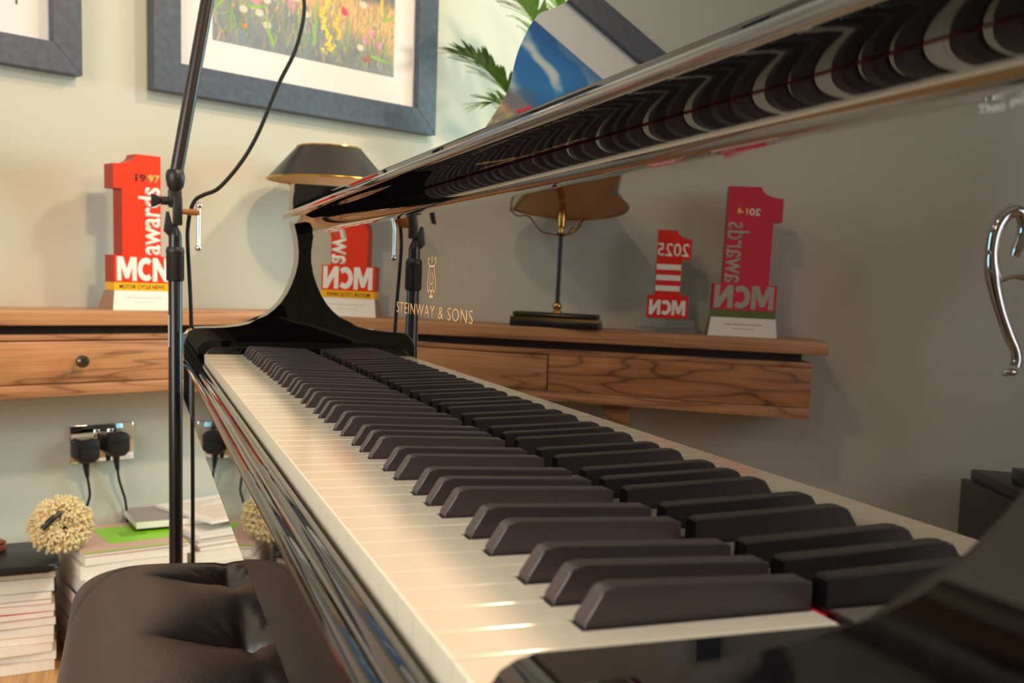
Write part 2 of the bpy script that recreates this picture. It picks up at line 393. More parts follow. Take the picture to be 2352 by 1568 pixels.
# inlaid name and emblem
def fbt(s, w_, h_, x, z, m, nm, sp=1.0, bold=0.0):
    bm = text_fit(s, w_, h_, Matrix.Translation((x, 0, z)) @ Matrix.Rotation(R(90), 4, 'X'), 0.00015, bold, sp)
    for v in bm.verts: v.co.y += FBY(v.co.x)+FBZ(v.co.z)-.00002
    return part(nm, bm, m, fall, frame=MI, smooth=False)
fbt('STEINWAY & SONS', .240, .0102, .520, .0812, GOLD, 'inlaid_lettering', 1.12, -.008)
def strip(pts, wd, dep=0.00015, close=False):
    """flat ribbon on the fallboard through points (x, z)"""
    bm = B(); pts = [Vector((p[0], p[1])) for p in pts]; n = len(pts); L = []
    for i, p in enumerate(pts):
        t = (pts[min(i+1, n-1)]-pts[max(i-1, 0)]).normalized(); q = Vector((-t.y, t.x))*wd/2
        L.append(((p+q), (p-q)))
    V = [[bm.verts.new((c.x, FBY(c.x)+FBZ(c.y)-dep, c.y)) for c in pr] for pr in L]
    for a, b in zip(V, V[1:]): bm.faces.new((a[0], a[1], b[1], b[0]))
    r = bmesh.ops.extrude_face_region(bm, geom=bm.faces[:])
    for v in [g for g in r['geom'] if isinstance(g, bmesh.types.BMVert)]: v.co.y += dep+0.0001
    bmesh.ops.recalc_face_normals(bm, faces=bm.faces[:])
    return bm
def join(bms):
    out = bms[0]
    for b_ in bms[1:]:
        me = bpy.data.meshes.new('t'); b_.to_mesh(me); b_.free(); out.from_mesh(me); bpy.data.meshes.remove(me)
    return out
def c2(pts, n=5): return [(p.x, p.y) for p in catmull([(a, b, 0) for a, b in pts], n)]
LX, LZ = .642, .0985
ly = []
for sgn in (-1, 1):
    ly.append(strip([(LX+sgn*a, LZ+b) for a, b in c2([(.0075, .0255), (.0088, .0200), (.0125, .0115), (.0118, .0060), (.0085, .0040), (.0052, .0066), (.0060, .0092)])], .0011))
    ly.append(strip([(LX+sgn*a, LZ+b) for a, b in c2([(.0078, .0258), (.0115, .0285), (.0120, .0315), (.0090, .0325), (.0078, .0308)])], .0010))
    ly.append(strip([(LX+sgn*a, LZ+b) for a, b in c2([(.0015, .0205), (.0050, .0155), (.0040, .0115), (.0, .0105)])], .0008))
ly.append(strip([(LX-.0085, LZ+.0256), (LX+.0085, LZ+.0256)], .0014))
ly.append(strip([(LX, LZ+.0285), (LX, LZ+.0345)], .0013))
ly.append(strip([(LX-.0035, LZ+.0052), (LX+.0035, LZ+.0052)], .0014))
ly.append(strip([(LX, LZ+.0052), (LX, LZ+.0005)], .0022)); ly.append(strip([(LX-.0055, LZ+.0003), (LX+.0055, LZ+.0003)], .0020))
part('lyre_emblem', join(ly), GOLD, fall, frame=MI, smooth=False)
fbt('Theo', .0100, .0026, 1.2385, .1655, SILVER, 'small_lettering')
fbt('po No', .0130, .0030, 1.2505, .1657, SILVER, 'small_lettering')
# case body, rim, lid, music desk, legs
rim = [(-.124, .601), (-.124, 1.55), (-.06, 1.78), (.10, 1.90), (.32, 1.90), (.48, 1.80), (.60, 1.62), (.74, 1.42), (.95, 1.24), (1.20, 1.08), (1.347, .88), (1.347, .601)]
def inset(poly, d):
    c = Vector((.55, 1.0)); return [((Vector(p)-c)*(1-d)+c)[:] for p in poly]
bm = B(); inn = inset(rim, .10); n = len(rim)
for z0, z1 in ((-.10, .245),):
    A = [bm.verts.new((*p, z0)) for p in rim]; A2 = [bm.verts.new((*p, z1)) for p in rim]
    C1 = [bm.verts.new((*p, z0)) for p in inn]; C2_ = [bm.verts.new((*p, z1)) for p in inn]
    for i in range(n-1):
        j = i+1
        bm.faces.new((A[i], A[j], A2[j], A2[i])); bm.faces.new((C1[j], C1[i], C2_[i], C2_[j])); bm.faces.new((A2[i], A2[j], C2_[j], C2_[i])); bm.faces.new((A[j], A[i], C1[i], C1[j]))
    for i in (0, n-1): bm.faces.new((A[i], A2[i], C2_[i], C1[i]))
bmesh.ops.recalc_face_normals(bm, faces=bm.faces[:])
pp('rim', bm, LACQ, ang=40)
pp('lid', prism(B(), [(-.128, .66)]+rim[1:-1]+[(1.351, .88), (1.351, .66)], 'z', .252, .270, .003), LACQ, ang=40)
pp('stretcher', bx(B(), -.0745, 1.2975, .172, .195, -.02, .235, .003), LACQ)
pp('sound_bed', bx(B(), -.0745, 1.2975, .20, .60, -.02, .05), KEYWOOD)
# music desk leans back 22 degrees from a hinge at y .34, z .25; ogee outline at both ends
dk = [(.055, .245), (.064, .27), (.077, .317), (.1, .345), (.120, .368), (.112, .39), (.096, .412), (.087, .432), (.086, .447), (.090, .464), (.100, .476), (.118, .4795), (.138, .478), (.170, .4735), (.234, .470)]
dk = c2(dk, 3); full = dk+[(1.222-x, z) for x, z in reversed(dk)]
bm = B(); t22 = R(22)
pl = [(x, (z-.25)/math.cos(t22)) for x, z in full]
prism(bm, pl, 'y', 0.0, 0.013, 0.0015, 2)
bmesh.ops.transform(bm, matrix=Matrix.Translation((0, .34, .25)) @ Matrix.Rotation(-t22, 4, 'X'), verts=bm.verts[:])
pp('music_desk', bm, FBOARD, ang=40)
pp('desk_support', bx(B(), .03, 1.19, .33, .56, .225, .243, .002), LACQ)
for x, y in ((.0, .16), (1.22, .16), (.2, 1.70)):
    bm = B(); lathe(bm, [(.030, FLOOR+.05), (.036, FLOOR+.10), (.040, FLOOR+.3), (.055, -.20), (.06, -.112)], (x, y, 0), 20)
    l_ = pp('leg', bm, LACQ)
    part('caster', lathe(B(), [(.012, FLOOR), (.026, FLOOR+.008), (.026, FLOOR+.042), (.014, FLOOR+.05)], (x, y, 0), 16), BRASS, l_, frame=MI)

# ------------------------------------------------------------------ piano stool (tufted leather top)
SX0, SX1, SY0, SY1, SZ = .160, .935, -.162, .185, -.226
stool = thing('piano_stool', 'buttoned black leather piano stool pushed under the keyboard', 'stool', MI, ((SX0+SX1)/2, (SY0+SY1)/2, FLOOR))
def ps(name, bm, m, parent=stool, **kw): return part(name, bm, m, parent, frame=MI, **kw)
nx, ny = 190, 90; bm = B(); V = {}
tx = [SX0+.145+.16*k for k in range(4)]; ty = [.010]
tufts = [(x, .012) for x in (.272, .480, .690, .860)] + [(x, .110) for x in (.376, .585, .775)]
def puff(x, y):
    u = 2*(x-SX0)/(SX1-SX0)-1; v = 2*(y-SY0)/(SY1-SY0)-1
    e = max(0, 1-abs(u)**9)**.45*max(0, 1-abs(v)**5)**.45
    z = SZ-.062+.062*e
    for a, b in tufts:
        dx, dy = x-a, y-b; d = math.hypot(dx, dy)
        z -= .024*math.exp(-(d/.016)**1.2)+.014*math.exp(-(d/.060)**2)
        th = math.atan2(dy, dx); z += .0013*math.sin(15*th+a*50)*math.exp(-((d-.030)/.016)**2)
    for a, b in tufts:
        if b < .05:
            f = max(0, min(1, (y-(b-.105))/.09)) if y < b else max(0, 1-(y-b)/.05)
            z -= .026*math.exp(-((x-a)/.0075)**2)*f*f + .008*math.exp(-((x-a)/.03)**2)*f
            z -= .010*math.exp(-((y-b)/.008)**2)*max(0, 1-abs(x-a)/.10)
    # seam near the border
    q = abs(2*(y-SY0)/(SY1-SY0)-1); s_ = min(x-SX0, SX1-x)
    z -= .0035*math.exp(-((s_-.046-.16*q**5)/.0035)**2)
    return z
for i in range(nx+1):
    for j in range(ny+1):
        uu = -math.cos(PI*i/nx)*0.35+(2*i/nx-1)*0.65; vv = -math.cos(PI*j/ny)*0.35+(2*j/ny-1)*0.65
        x = SX0+(SX1-SX0)*(uu+1)/2; y = SY0+(SY1-SY0)*(vv+1)/2
        # rounded plan corners
        cxn = max(0, abs(x-(SX0+SX1)/2)-((SX1-SX0)/2-.055)); cyn = max(0, abs(y-(SY0+SY1)/2)-((SY1-SY0)/2-.055))
        zz = puff(x, y)
        d = math.hypot(cxn, cyn)
        if cxn > 0 and cyn > 0:
            kx = max(cxn, cyn)/d; x = (SX0+SX1)/2+math.copysign((SX1-SX0)/2-.055+cxn*kx, x-(SX0+SX1)/2); y = (SY0+SY1)/2+math.copysign((SY1-SY0)/2-.055+cyn*kx, y-(SY0+SY1)/2)
        V[i, j] = bm.verts.new((x, y, zz))
for i in range(nx):
    for j in range(ny): bm.faces.new((V[i, j], V[i+1, j], V[i+1, j+1], V[i, j+1]))
bd = [V[i, 0] for i in range(nx)]+[V[nx, j] for j in range(ny)]+[V[i, ny] for i in range(nx, 0, -1)]+[V[0, j] for j in range(ny, 0, -1)]
lo = [bm.verts.new((v.co.x, v.co.y, SZ-.095)) for v in bd]
for a in range(len(bd)):
    b_ = (a+1) % len(bd); bm.faces.new((bd[b_], bd[a], lo[a], lo[b_]))
bm.faces.new(lo); bmesh.ops.recalc_face_normals(bm, faces=bm.faces[:])
cush = ps('cushion', bm, LEATHER, ang=80)
for a, b in tufts:
    part('button', ball(B(), (a, b, puff(a, b)+.002), .008, 12, (1, 1, .5)), LEATHER, cush, frame=MI)
ps('apron', bx(B(), SX0+.02, SX1-.02, SY0+.02, SY1-.02, SZ-.16, SZ-.096, .004), LACQ)
for x in (SX0+.055, SX1-.055):
    for y in (SY0+.055, SY1-.055):
        ps('leg', lathe(B(), [(.016, FLOOR), (.022, FLOOR+.06), (.027, SZ-.20), (.027, SZ-.161)], (x, y, 0), 16), LACQ)
for x in (SX0-.004, SX1+.004):
    k_ = ps('knob', lathe(B(), [(.006, -.022), (.006, .004), (.024, .006), (.026, .018), (.020, .026), (0.0001, .027)] if x > .5 else [(.006, .026), (.006, 0), (.024, -.002), (.026, -.014), (.020, -.022), (0.0001, -.023)], (x, .013, SZ-.128), 18, 'x'), BLACKM)

# ------------------------------------------------------------------ microphone stand and cable
QX, QY = -.1345, -.0335
ms = thing('microphone_stand', 'black boom microphone stand standing beside the bass end of the piano', 'microphone stand', MI, (QX, QY, FLOOR))
def pm(name, bm, m, parent=ms, **kw): return part(name, bm, m, parent, frame=MI, **kw)
def cyl(z0, z1, r, x=QX, y=QY, seg=20): return lathe(B(), [(r*.96, z0), (r, z0+.001), (r, z1-.001), (r*.96, z1)], (x, y, 0), seg)
low = pm('lower_pole', cyl(FLOOR+.06, .107, .0100), BLACKM)
lbl = B()
for k in range(7):
    a0 = R(255+k*7); a1 = R(255+(k+1)*7)
    q = [lbl.verts.new((QX+.0103*math.cos(a), QY+.0103*math.sin(a), z)) for a, z in ((a0, .0005), (a1, .0005), (a1, .048), (a0, .048))]; lbl.faces.new(q)
part('sticker', lbl, mat('grey_sticker', (196, 188, 184), 0.5), low, frame=MI, label='pale grey sticker')
bm = B(); lathe(bm, [(.0118, .098), (.0126, .0995), (.0126, .138), (.0134, .140), (.0134, .1425), (.0122, .146), (.0115, .148)], (QX, QY, 0), 24)
for k in range(10):
    a = 2*PI*k/10; bx(bm, QX+.0118*math.cos(a)-.0014, QX+.0118*math.cos(a)+.0014, QY+.0118*math.sin(a)-.0014, QY+.0118*math.sin(a)+.0014, .101, .136)
pm('clutch_collar', bm, BLACKP)
pm('upper_pole', lathe(B(), [(.0094, .140), (.0094, .163), (.0085, .168), (.0035, .179), (.003, .182)], (QX, QY, 0), 20), BLACKM)
bm = B(); bx(bm, QX-.007, QX+.007, QY-.0035, QY+.0102, .1795, .222, .002); bx(bm, QX-.006, QX+.006, QY-.010, QY+.0095, .205, .232, .003)
pm('swivel_block', bm, BLACKP)
pm('swivel_cap', prism(B(), [(QY-.0165, .171), (QY-.009, .1635), (QY-.0015, .170), (QY-.004, .182), (QY-.0085, .199), (QY-.0125, .199), (QY-.0145, .185)], 'x', QX-.005, QX+.005, .001), BLACKP)
bm = B(); lathe(bm, [(.0035, -.010), (.0035, -.0185), (.0062, -.0195), (.0062, -.0095), (.0085, -.0085), (.0085, -.004)], (QX, QY, .2145), 16, 'y')
wing = pm('wing_screw', bm, BLACKP)
part('wing', prism(B(), [(QY-.019, .2105), (QY-.019, .2185), (QY-.027, .2225), (QY-.0335, .2235), (QY-.0335, .2040), (QY-.028, .2055)], 'x', QX-.003, QX+.003, .001), BLACKP, wing, frame=MI)
pm('boom_socket', lathe(B(), [(.008, .230), (.0118, .236), (.0135, .246), (.0135, .252), (.0120, .258), (.0100, .260)], (QX, QY+.0005, 0), 20), BLACKP)
B0 = Vector((QX, QY+.001, .250)); B1 = Vector((QX-.02, QY+.103, .830))
dirb = (B1-B0).normalized()
boom = pm('boom_arm', tube(B(), [B0, B1], .0096, 18), mat('bronze_black_tube', (44, 36, 36), 0.3))
pm('boom_tip', tube(B(), [B1-dirb*.01, B1+dirb*.03], .011, 14), BLACKP)
bm = B(); lathe(bm, [(.0042, .010), (.0042, .0195), (.0050, .0200), (.0050, .0345), (.0042, .0350)], (QX, QY, .2000), 16, 'y')
scr = pm('clamp_screw', bm, mat('copper_tinted_steel', (216, 150, 100), 0.25, metal=0.9), label='copper coloured clamp screw')
bm = B(); tube(bm, [(QX, QY+.0335, .2085), (QX, QY+.0330, .150)], .0024, 12); ball(bm, (QX, QY+.0328, .1478), .0048); ball(bm, (QX, QY+.0337, .2100), .0048)
part('tee_bar', bm, CHROME, scr, frame=MI, label='chrome tee bar with ball ends')
for k in range(3):
    a = R(200+120*k)
    pm('leg', tube(B(), [(QX+.012*math.cos(a), QY+.012*math.sin(a), FLOOR+.14), (QX+.05*math.cos(a), QY+.05*math.sin(a), FLOOR+.10), (QX+.20*math.cos(a), QY+.20*math.sin(a), FLOOR+.009)], .008, 10), BLACKM)
pm('leg_hub', lathe(B(), [(.012, FLOOR+.05), (.022, FLOOR+.06), (.022, FLOOR+.15), (.012, FLOOR+.16)], (QX, QY, 0), 18), BLACKP)
cb = thing('microphone_cable', 'thin black cable hanging in a loop from the boom stand', 'cable', MI, (QX-.005, -.009, FLOOR))
cp = [B1+Vector((0.012, .006, -.05)), (QX+.004, .108, .720), (QX+.006, .135, .62), (QX+.006, .1475, .548), (QX+.006, .1520, .505), (QX+.005, .1400, .450), (QX+.004, .1150, .396), (QX+.003, .0870, .325), (QX+.003, .0620, .279), (QX+.003, .0300, .239), (QX+.003, .0080, .2270), (QX+.003, -.0040, .2190), (QX, -.0110, .203), (QX-.003, -.0150, .176), (QX-.003, -.0150, .150), (QX-.003, -.0120, .09), (QX-.004, -.0100, .03), (QX-.005, -.0100, -.03), (QX-.005, -.0085, -.13), (QX-.005, -.0080, -.31), (QX-.005, -.008, -.55), (QX-.006, -.010, FLOOR+.02)]
cp = [Vector(p)+Vector((-.012, 0, 0)) for p in cp]
part('cord', tube(B(), cp, .0030, 10, 6), RUBBER, cb, frame=MI)

# ------------------------------------------------------------------ console desk on the wall
def wthing(name, label, cat, s, n, z, rotz=0.0, group=None): return thing(name, label, cat, MW, (s, -n, z), rotz, group)
DT, DB = .026, -.004
desk = wthing('console_desk', 'long wooden console desk with one drawer fixed below the pictures', 'desk', -.15, .09, FLOOR)
def pd(name, bm, m, parent=desk, **kw): return part(name, bm, m, parent, frame=MW, **kw)
E0, E1 = -1.045, .78
pd('desk_top', bx(B(), E0, E1, -.19, -.001, DB, DT, .003), WALNUT3)
pd('recess_rail', bx(B(), E0+.05, E1-.05, -.150, -.002, DB-.018, DB-.0005), DARKGAP)  # dark colour stands in for the shade in the recess under the top
D0, D1 = -.432, .198
pd('top_rail', bx(B(), E0+.028, E1-.028, -.170, -.002, -.0345, DB-.0188, .0015), WALNUT)
pd('bottom_rail', bx(B(), E0+.028, E1-.028, -.171, -.002, -.1490, -.1235, .002), WALNUT)
dr = pd('drawer', bx(B(), D0+.002, D1-.002, -.1725, -.01, -.1220, -.0370, .002), WALNUT)
bm = lathe(B(), [(.0055, -.174), (.0055, -.183), (.0110, -.186), (.0132, -.192), (.0125, -.199), (.0080, -.2035), (.0001, -.2045)], (-.117, 0, -.077), 20, 'y')
part('knob', bm, mat('dark_pewter', (92, 84, 76), 0.25, metal=0.8), dr, frame=MW, label='dark pewter knob')
pd('side_panel', bx(B(), E0+.028, D0-.0005, -.1705, -.002, -.1228, -.0352, .0015), WALNUT2)
pd('side_panel', bx(B(), D1+.0005, E1-.028, -.1705, -.002, -.1228, -.0352, .0015), WALNUT2)
for s in (-.59, .62):
    pd('leg', bx(B(), s-.03, s+.03, -.12, -.06, FLOOR, -.1495, .003), WALNUT2)

def block_letters(word, w_, h_, M, gap=.05, dep=.0006):
    """heavy block capitals M, C, N in a box w_ x h_"""
    G = {'M': (1.16, [[(0, 0), (.26, 0), (.26, .58), (.47, .10), (.69, .10), (.90, .58), (.90, 0), (1.16, 0), (1.16, 1), (.80, 1), (.58, .50), (.36, 1), (0, 1)]]),
         'N': (.96, [[(0, 0), (.27, 0), (.27, .55), (.68, 0), (.96, 0), (.96, 1), (.69, 1), (.69, .45), (.28, 1), (0, 1)]])}
    c_ = []
    for k in range(0, 13): a = R(48+k*264/12); c_.append((.50+.50*math.cos(a), .5+.5*math.sin(a)))
    for k in range(12, -1, -1): a = R(48+k*264/12); c_.append((.52+.24*math.cos(a), .5+.25*math.sin(a)))
    G['C'] = (.86, [c_])
    tot = sum(G[ch][0] for ch in word)+gap*(len(word)-1); x = 0; out = []
    for ch in word:
        for poly in G[ch][1]:
            b_ = B(); prism(b_, [((x+a)/tot*w_, b*h_) for a, b in poly], 'z', 0, dep); out.append(b_)
        x += G[ch][0]+gap
    b_ = join(out); bmesh.ops.triangulate(b_, faces=[f for f in b_.faces if len(f.verts) > 4])
    bmesh.ops.transform(b_, matrix=M, verts=b_.verts[:]); return b_
# ------------------------------------------------------------------ number-one trophies on the desk
def one_poly(w_, z0, zb, zn0, zn1, zt, sl, sr, curve):
    """outline of the '1' (x,z): block of width w_ from z0 to zb, stem sl..sr, nose zn0..zn1"""
    h = w_/2
    pts = [(-h, z0), (h, z0), (h, zb), (sr, zb), (sr, zt), (curve, zt)]
    for k in range(1, 7):
        a = R(15*k); pts.append((-h+(curve+h)*math.cos(a), zn1+(zt-zn1)*(1-math.sin(a))))
    pts += [(-h, zn0), (sl, zn0), (sl, zb), (-h, zb)]
    return pts
def trophy(s, n, label, kind):
    t = wthing('number_one_trophy', label, 'trophy', s, n, DT, 0.0, 'trophies on the desk')
    P = lambda nm, bm, m, par=t, **kw: part(nm, bm, m, par, None, **kw)
    fy = -.0225; by = .0225
    def block(bm, w0, w1, d0, d1, z0, z1):
        vs = []
        for w_, d_, z in ((w0, d0, z0), (w1, d1, z1)):
            vs.append([bm.verts.new(p) for p in ((-w_/2, -d_[0], z), (w_/2, -d_[0], z), (w_/2, d_[1], z), (-w_/2, d_[1], z))])
        a, b = vs
        bm.faces.new(list(reversed(a))); bm.faces.new(b)
        for i in range(4): bm.faces.new((a[i], a[(i+1) % 4], b[(i+1) % 4], b[i]))
        for f in bm.faces: f.material_index = 0 if f.normal.y < -0.5 or f.normal.z > .5 else 1
        bm.normal_update()
        for f in bm.faces: f.material_index = 0 if (f.normal.y < -0.5) else 1
        return bm
    if kind == 0 or kind == 1:
        main = REDT if kind == 0 else CRIMSON; w_ = .127 if kind == 0 else .142
        P('plinth', block(B(), w_+.012, w_+.002, (.030, .052), (.0250, .026), 0, .0415), [PLINTHW, TAN], smooth=False)
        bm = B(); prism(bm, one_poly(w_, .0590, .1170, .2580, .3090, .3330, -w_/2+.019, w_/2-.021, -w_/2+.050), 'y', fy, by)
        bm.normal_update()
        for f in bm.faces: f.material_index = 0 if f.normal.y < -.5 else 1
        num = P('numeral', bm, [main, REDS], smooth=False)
        P('band', bx(B(), -w_/2, w_/2, fy-.0008, by, .0418, .0588), YEL if kind == 0 else GREENB, smooth=False)
        pm_ = WHITEP if kind == 0 else GREYP
        part('initials', block_letters('MCN', w_-.010, .0515, front(-w_/2+.006, fy, .0625)), pm_, num, None, smooth=False)
        part('awards_lettering', text_fit('awards', .146 if kind == 0 else .135, .050, front(w_/2-.0225, fy, .1195, R(90)), .0006, .020 if kind == 0 else .010, .96), pm_, num, None, smooth=False)
        if kind == 0:
            part('year_digits', text_fit('19', .0235, .0155, front(-.0150, fy, .2760), .0006, .02), BLACKT, num, None, smooth=False, label='black digits')
            part('year_digits', text_fit('97', .0265, .0165, front(.0130, fy, .2755), .0006, .02), GOLDT, num, None, smooth=False, label='gold digits')
            part('band_lettering', text_fit('MOTOR CYCLE NEWS', .102, .0088, front(-.0525, fy-.0008, .0458), .0003, .012), BLACKT, num, None, smooth=False)
        else:
            part('year_digits', text_fit('20', .024, .0155, front(-.0215, fy, .2700), .0006, .02), WHITEP, num, None, smooth=False, label='white digits')
            part('year_digits', text_fit('14', .024, .0155, front(.0060, fy, .2700), .0006, .02), GOLDT, num, None, smooth=False, label='gold digits')
        bm = B(); rg = random.Random(3+kind)
        for zz, half in ((.026, .042), (.016, .024)):
            x = -half
            while x < half:
                l_ = rg.uniform(.003, .008); bx(bm, x, min(x+l_, half), -.0292+.0042*(zz-.0)/.0415*1.1-.0006, -.0250+.0020, zz-.0016, zz+.0016); x += l_+.002
        part('engraved_line', bm, GREYT if kind == 0 else BLACKT, num, None, smooth=False)
    else:
        w_ = .094
        P('plinth', join([bx(B(), -.068, .068, -.036, .036, 0, .010, .002), bx(B(), -.062, .062, -.031, .031, .0102, .030, .002)]), GLASSY)
        poly = one_poly(w_, .0305, .083, .165, .212, .232, -w_/2+.020, w_/2-.016, -w_/2+.034)
        P('clear_edge', prism(B(), [(x*1.05, z) for x, z in poly], 'y', -.006, .018, .001), GLASSY)
        num = P('numeral', prism(B(), [(x*.985, .0325+(z-.0305)*.985) for x, z in poly], 'y', -.0085, -.0063), REDC, smooth=False)
        part('initials', block_letters('MCN', .082, .034, front(-.041, -.0086, .0395)), WHITEP, num, None, smooth=False)
        part('year_digits', text_fit('2025', .072, .030, front(-.042, -.0086, .172), .0004, .012), WHITEP, num, None, smooth=False)
        bm = B()
        for z in (.094, .118, .142): bx(bm, -w_/2+.0215, w_/2-.0175, -.0089, -.0085, z, z+.012)
        part('white_bars', bm, WHITEP, num, None, smooth=False)
    return t
trophy(.0465, .0975, 'orange-red number one trophy dated 1997 on the desk behind the microphone stand', 0)
trophy(-.694, .0975, 'small red and clear number one trophy dated 2025 on the desk, seen mirrored', 2)
trophy(-.864, .0975, 'tall crimson number one trophy dated 2014 at the desk end, seen mirrored', 1)

# ------------------------------------------------------------------ table lamps
def lamp(s, n, label, rot=0.0, dz=0.0, tilt=0.0):
    t = wthing('table_lamp', label, 'lamp', s, n, DT, rot, 'matching table lamps on the desk')
    P = lambda nm, bm, m, par=t, **kw: part(nm, bm, m, par, None, **kw)
    TM = Matrix.Translation((0, 0, .25)) @ Matrix.Rotation(tilt, 4, 'X') @ Matrix.Translation((0, 0, -.25))
    def TT(bm): bmesh.ops.transform(bm, matrix=TM, verts=bm.verts[:]); return bm
    base = P('base', join([bx(B(), -.100, .100, -.040, .040, 0, .015, .002), bx(B(), -.096, .096, -.037, .037, .0215, .033, .006, 3)]), BLACKM)
    part('brass_inlay', bx(B(), -.099, .099, -.039, .039, .0151, .0214), BRASS, base, None)
    st = P('stem', tube(B(), [(0, 0, .046), (0, 0, .212)], .0048, 14), BLACKM)
    part('ball', join([ball(B(), (0, 0, .048), .0105, 18), lathe(B(), [(.011, .0331), (.010, .037), (.005, .040)], (0, 0, 0), 18)]), BRASS, st, None)
    P('socket', lathe(B(), [(.014, .205), (.016, .207), (.006, .212), (.0055, .222), (.0095, .226), (.0105, .262), (.008, .268), (.006, .290)], (0, 0, 0), 20), BRASS)
    for k in range(3):
        a = R(100+120*k); c, s_ = math.cos(a), math.sin(a)
        P('shade_arm', tube(B(), [(.012*c, .012*s_, .207), (.045*c, .045*s_, .213)]+[(TM @ Vector(q))[:] for q in ((.075*c, .075*s_, .240), (.105*c, .105*s_, .280+dz), (.143*c, .143*s_, .318+dz))], .0017, 8, 4), BRASS)
    bm = B(); lathe(bm, [(.148, .317+dz), (.0775, .395+dz), (.0750, .395+dz), (.1450, .317+dz), (.148, .317+dz)], (0, 0, 0), 48)
    bm.normal_update()
    for f in bm.faces:
        c = f.calc_center_median(); f.material_index = 1 if (c.x*f.normal.x+c.y*f.normal.y) < 0 else 0
    sh = P('shade', TT(bm), [SHADEO, SHADEI])
    for r_, z in ((.1475, .3165+dz), (.0768, .3955+dz)):
        bm = B(); tube(bm, [(r_*math.cos(2*PI*k/48), r_*math.sin(2*PI*k/48), z) for k in range(49)], .0022, 8, cap=False)
        part('rim', TT(bm), BRASS, sh, None, label='thin brass rim')
    return t
lamp(.498, .165, 'brass and black table lamp whose dark cone shade shows above the fallboard end')
lamp(-.445, .15, 'brass and black table lamp seen whole as a reflection in the fallboard', R(8), -.040, R(-9))

# ------------------------------------------------------------------ pictures
def picture(s0, s1, z0, z1, label, rail=.070):
    t = wthing('framed_picture', label, 'picture', (s0+s1)/2, .0005, z0, 0.0)
    P = lambda nm, bm, m, par=t, **kw: part(nm, bm, m, par, MW, **kw)
    F = -.034
    P('frame_rail', prism(B(), [(s0, z0), (s1, z0), (s1-rail, z0+rail), (s0+rail, z0+rail)], 'y', F, -.001, .0012), FRAMEM, smooth=False)
    P('frame_rail', prism(B(), [(s0, z1), (s1, z1), (s1-rail, z1-rail), (s0+rail, z1-rail)], 'y', F, -.001, .0012), FRAMEM, smooth=False)
    P('frame_rail', prism(B(), [(s0, z0), (s0+rail, z0+rail), (s0+rail, z1-rail), (s0, z1)], 'y', F, -.001, .0012), FRAMEM, smooth=False)
    P('frame_rail', prism(B(), [(s1, z0), (s1-rail, z0+rail), (s1-rail, z1-rail), (s1, z1)], 'y', F, -.001, .0012), FRAMEM, smooth=False)
    P('mount', bx(B(), s0+rail-.001, s1-rail+.001, -.012, -.004, z0+rail-.001, z1-rail+.001), MATB, label='white mount board')
    return t, P
pic, PP = picture(.116, .944, .517, 1.235, 'wide framed flower meadow painting with white mount, centre of the wall', .066)
# the painting: a fine grid of coloured daubs (flat print), painted stroke by stroke
A0, A1, AZ0, AZ1 = .2715, .807, .655, 1.07
GW, GH = 268, 208
rs = np.random.RandomState(11)
yy, xx = np.mgrid[0:GH, 0:GW].astype(float); u = xx/GW; v = yy/GH
def fbm(sx, sy, seed, oc=4):
    r_ = np.random.RandomState(seed); out = np.zeros((GH, GW)); amp = 1.0
    for o in range(oc):
        gx, gy = int(sx*2**o)+2, int(sy*2**o)+2; g = r_.rand(gy+1, gx+1)
        fx = u*(gx-1); fy = v*(gy-1); ix = fx.astype(int); iy = fy.astype(int); tx_ = fx-ix; ty_ = fy-iy
        tx_ = tx_*tx_*(3-2*tx_); ty_ = ty_*ty_*(3-2*ty_)
        out += amp*((g[iy, ix]*(1-tx_)+g[iy, ix+1]*tx_)*(1-ty_)+(g[iy+1, ix]*(1-tx_)+g[iy+1, ix+1]*tx_)*ty_); amp *= .5
    return out/(2-0.5**(oc-1))
img = np.zeros((GH, GW, 3))
def mixc(a, b, t): return a*(1-t[..., None])+b*t[..., None]
c = lambda r_, g_, b_: np.array([r_, g_, b_], float)
ground = mixc(c(116, 126, 138), c(158, 162, 168), fbm(8, 5, 1))
orange = mixc(c(200, 158, 116), c(232, 192, 146), fbm(10, 8, 2))
sm = lambda a, b, t: np.clip((t-a)/(b-a), 0, 1)**2*(3-2*np.clip((t-a)/(b-a), 0, 1))
hz = v+.10*(fbm(5, 3, 3)-.5)
m1 = mixc(ground, orange, sm(.20, .36, hz+.30*(u-.50)))
hills = mixc(c(108, 112, 126), c(150, 152, 160), fbm(6, 6, 4))
m2 = mixc(m1, hills, sm(.40, .46, hz))
cl = .55*fbm(3.2, 6, 5, 5)+.45*(.5+.5*np.sin((v*1.0-u*.42)*26+5*fbm(3, 3, 12)))
sky = mixc(c(8, 96, 186), c(36, 150, 224), fbm(3, 3, 6))
cloud = mixc(sky, np.broadcast_to(c(222, 230, 236), (GH, GW, 3)), sm(.50, .72, cl)*(1-.45*sm(.80, .98, v)))
cloud = mixc(cloud, np.broadcast_to(c(96, 116, 150), (GH, GW, 3)), .65*sm(.52, .70, fbm(4, 6, 8))*(1-sm(.62, .80, v)))
dk_top = sm(.86, 1.0, v)*.5
cloud = mixc(cloud, np.broadcast_to(c(22, 78, 150), (GH, GW, 3)), dk_top)
img = mixc(m2, cloud, sm(.50, .56, v+.05*(fbm(4, 2, 9)-.5)))
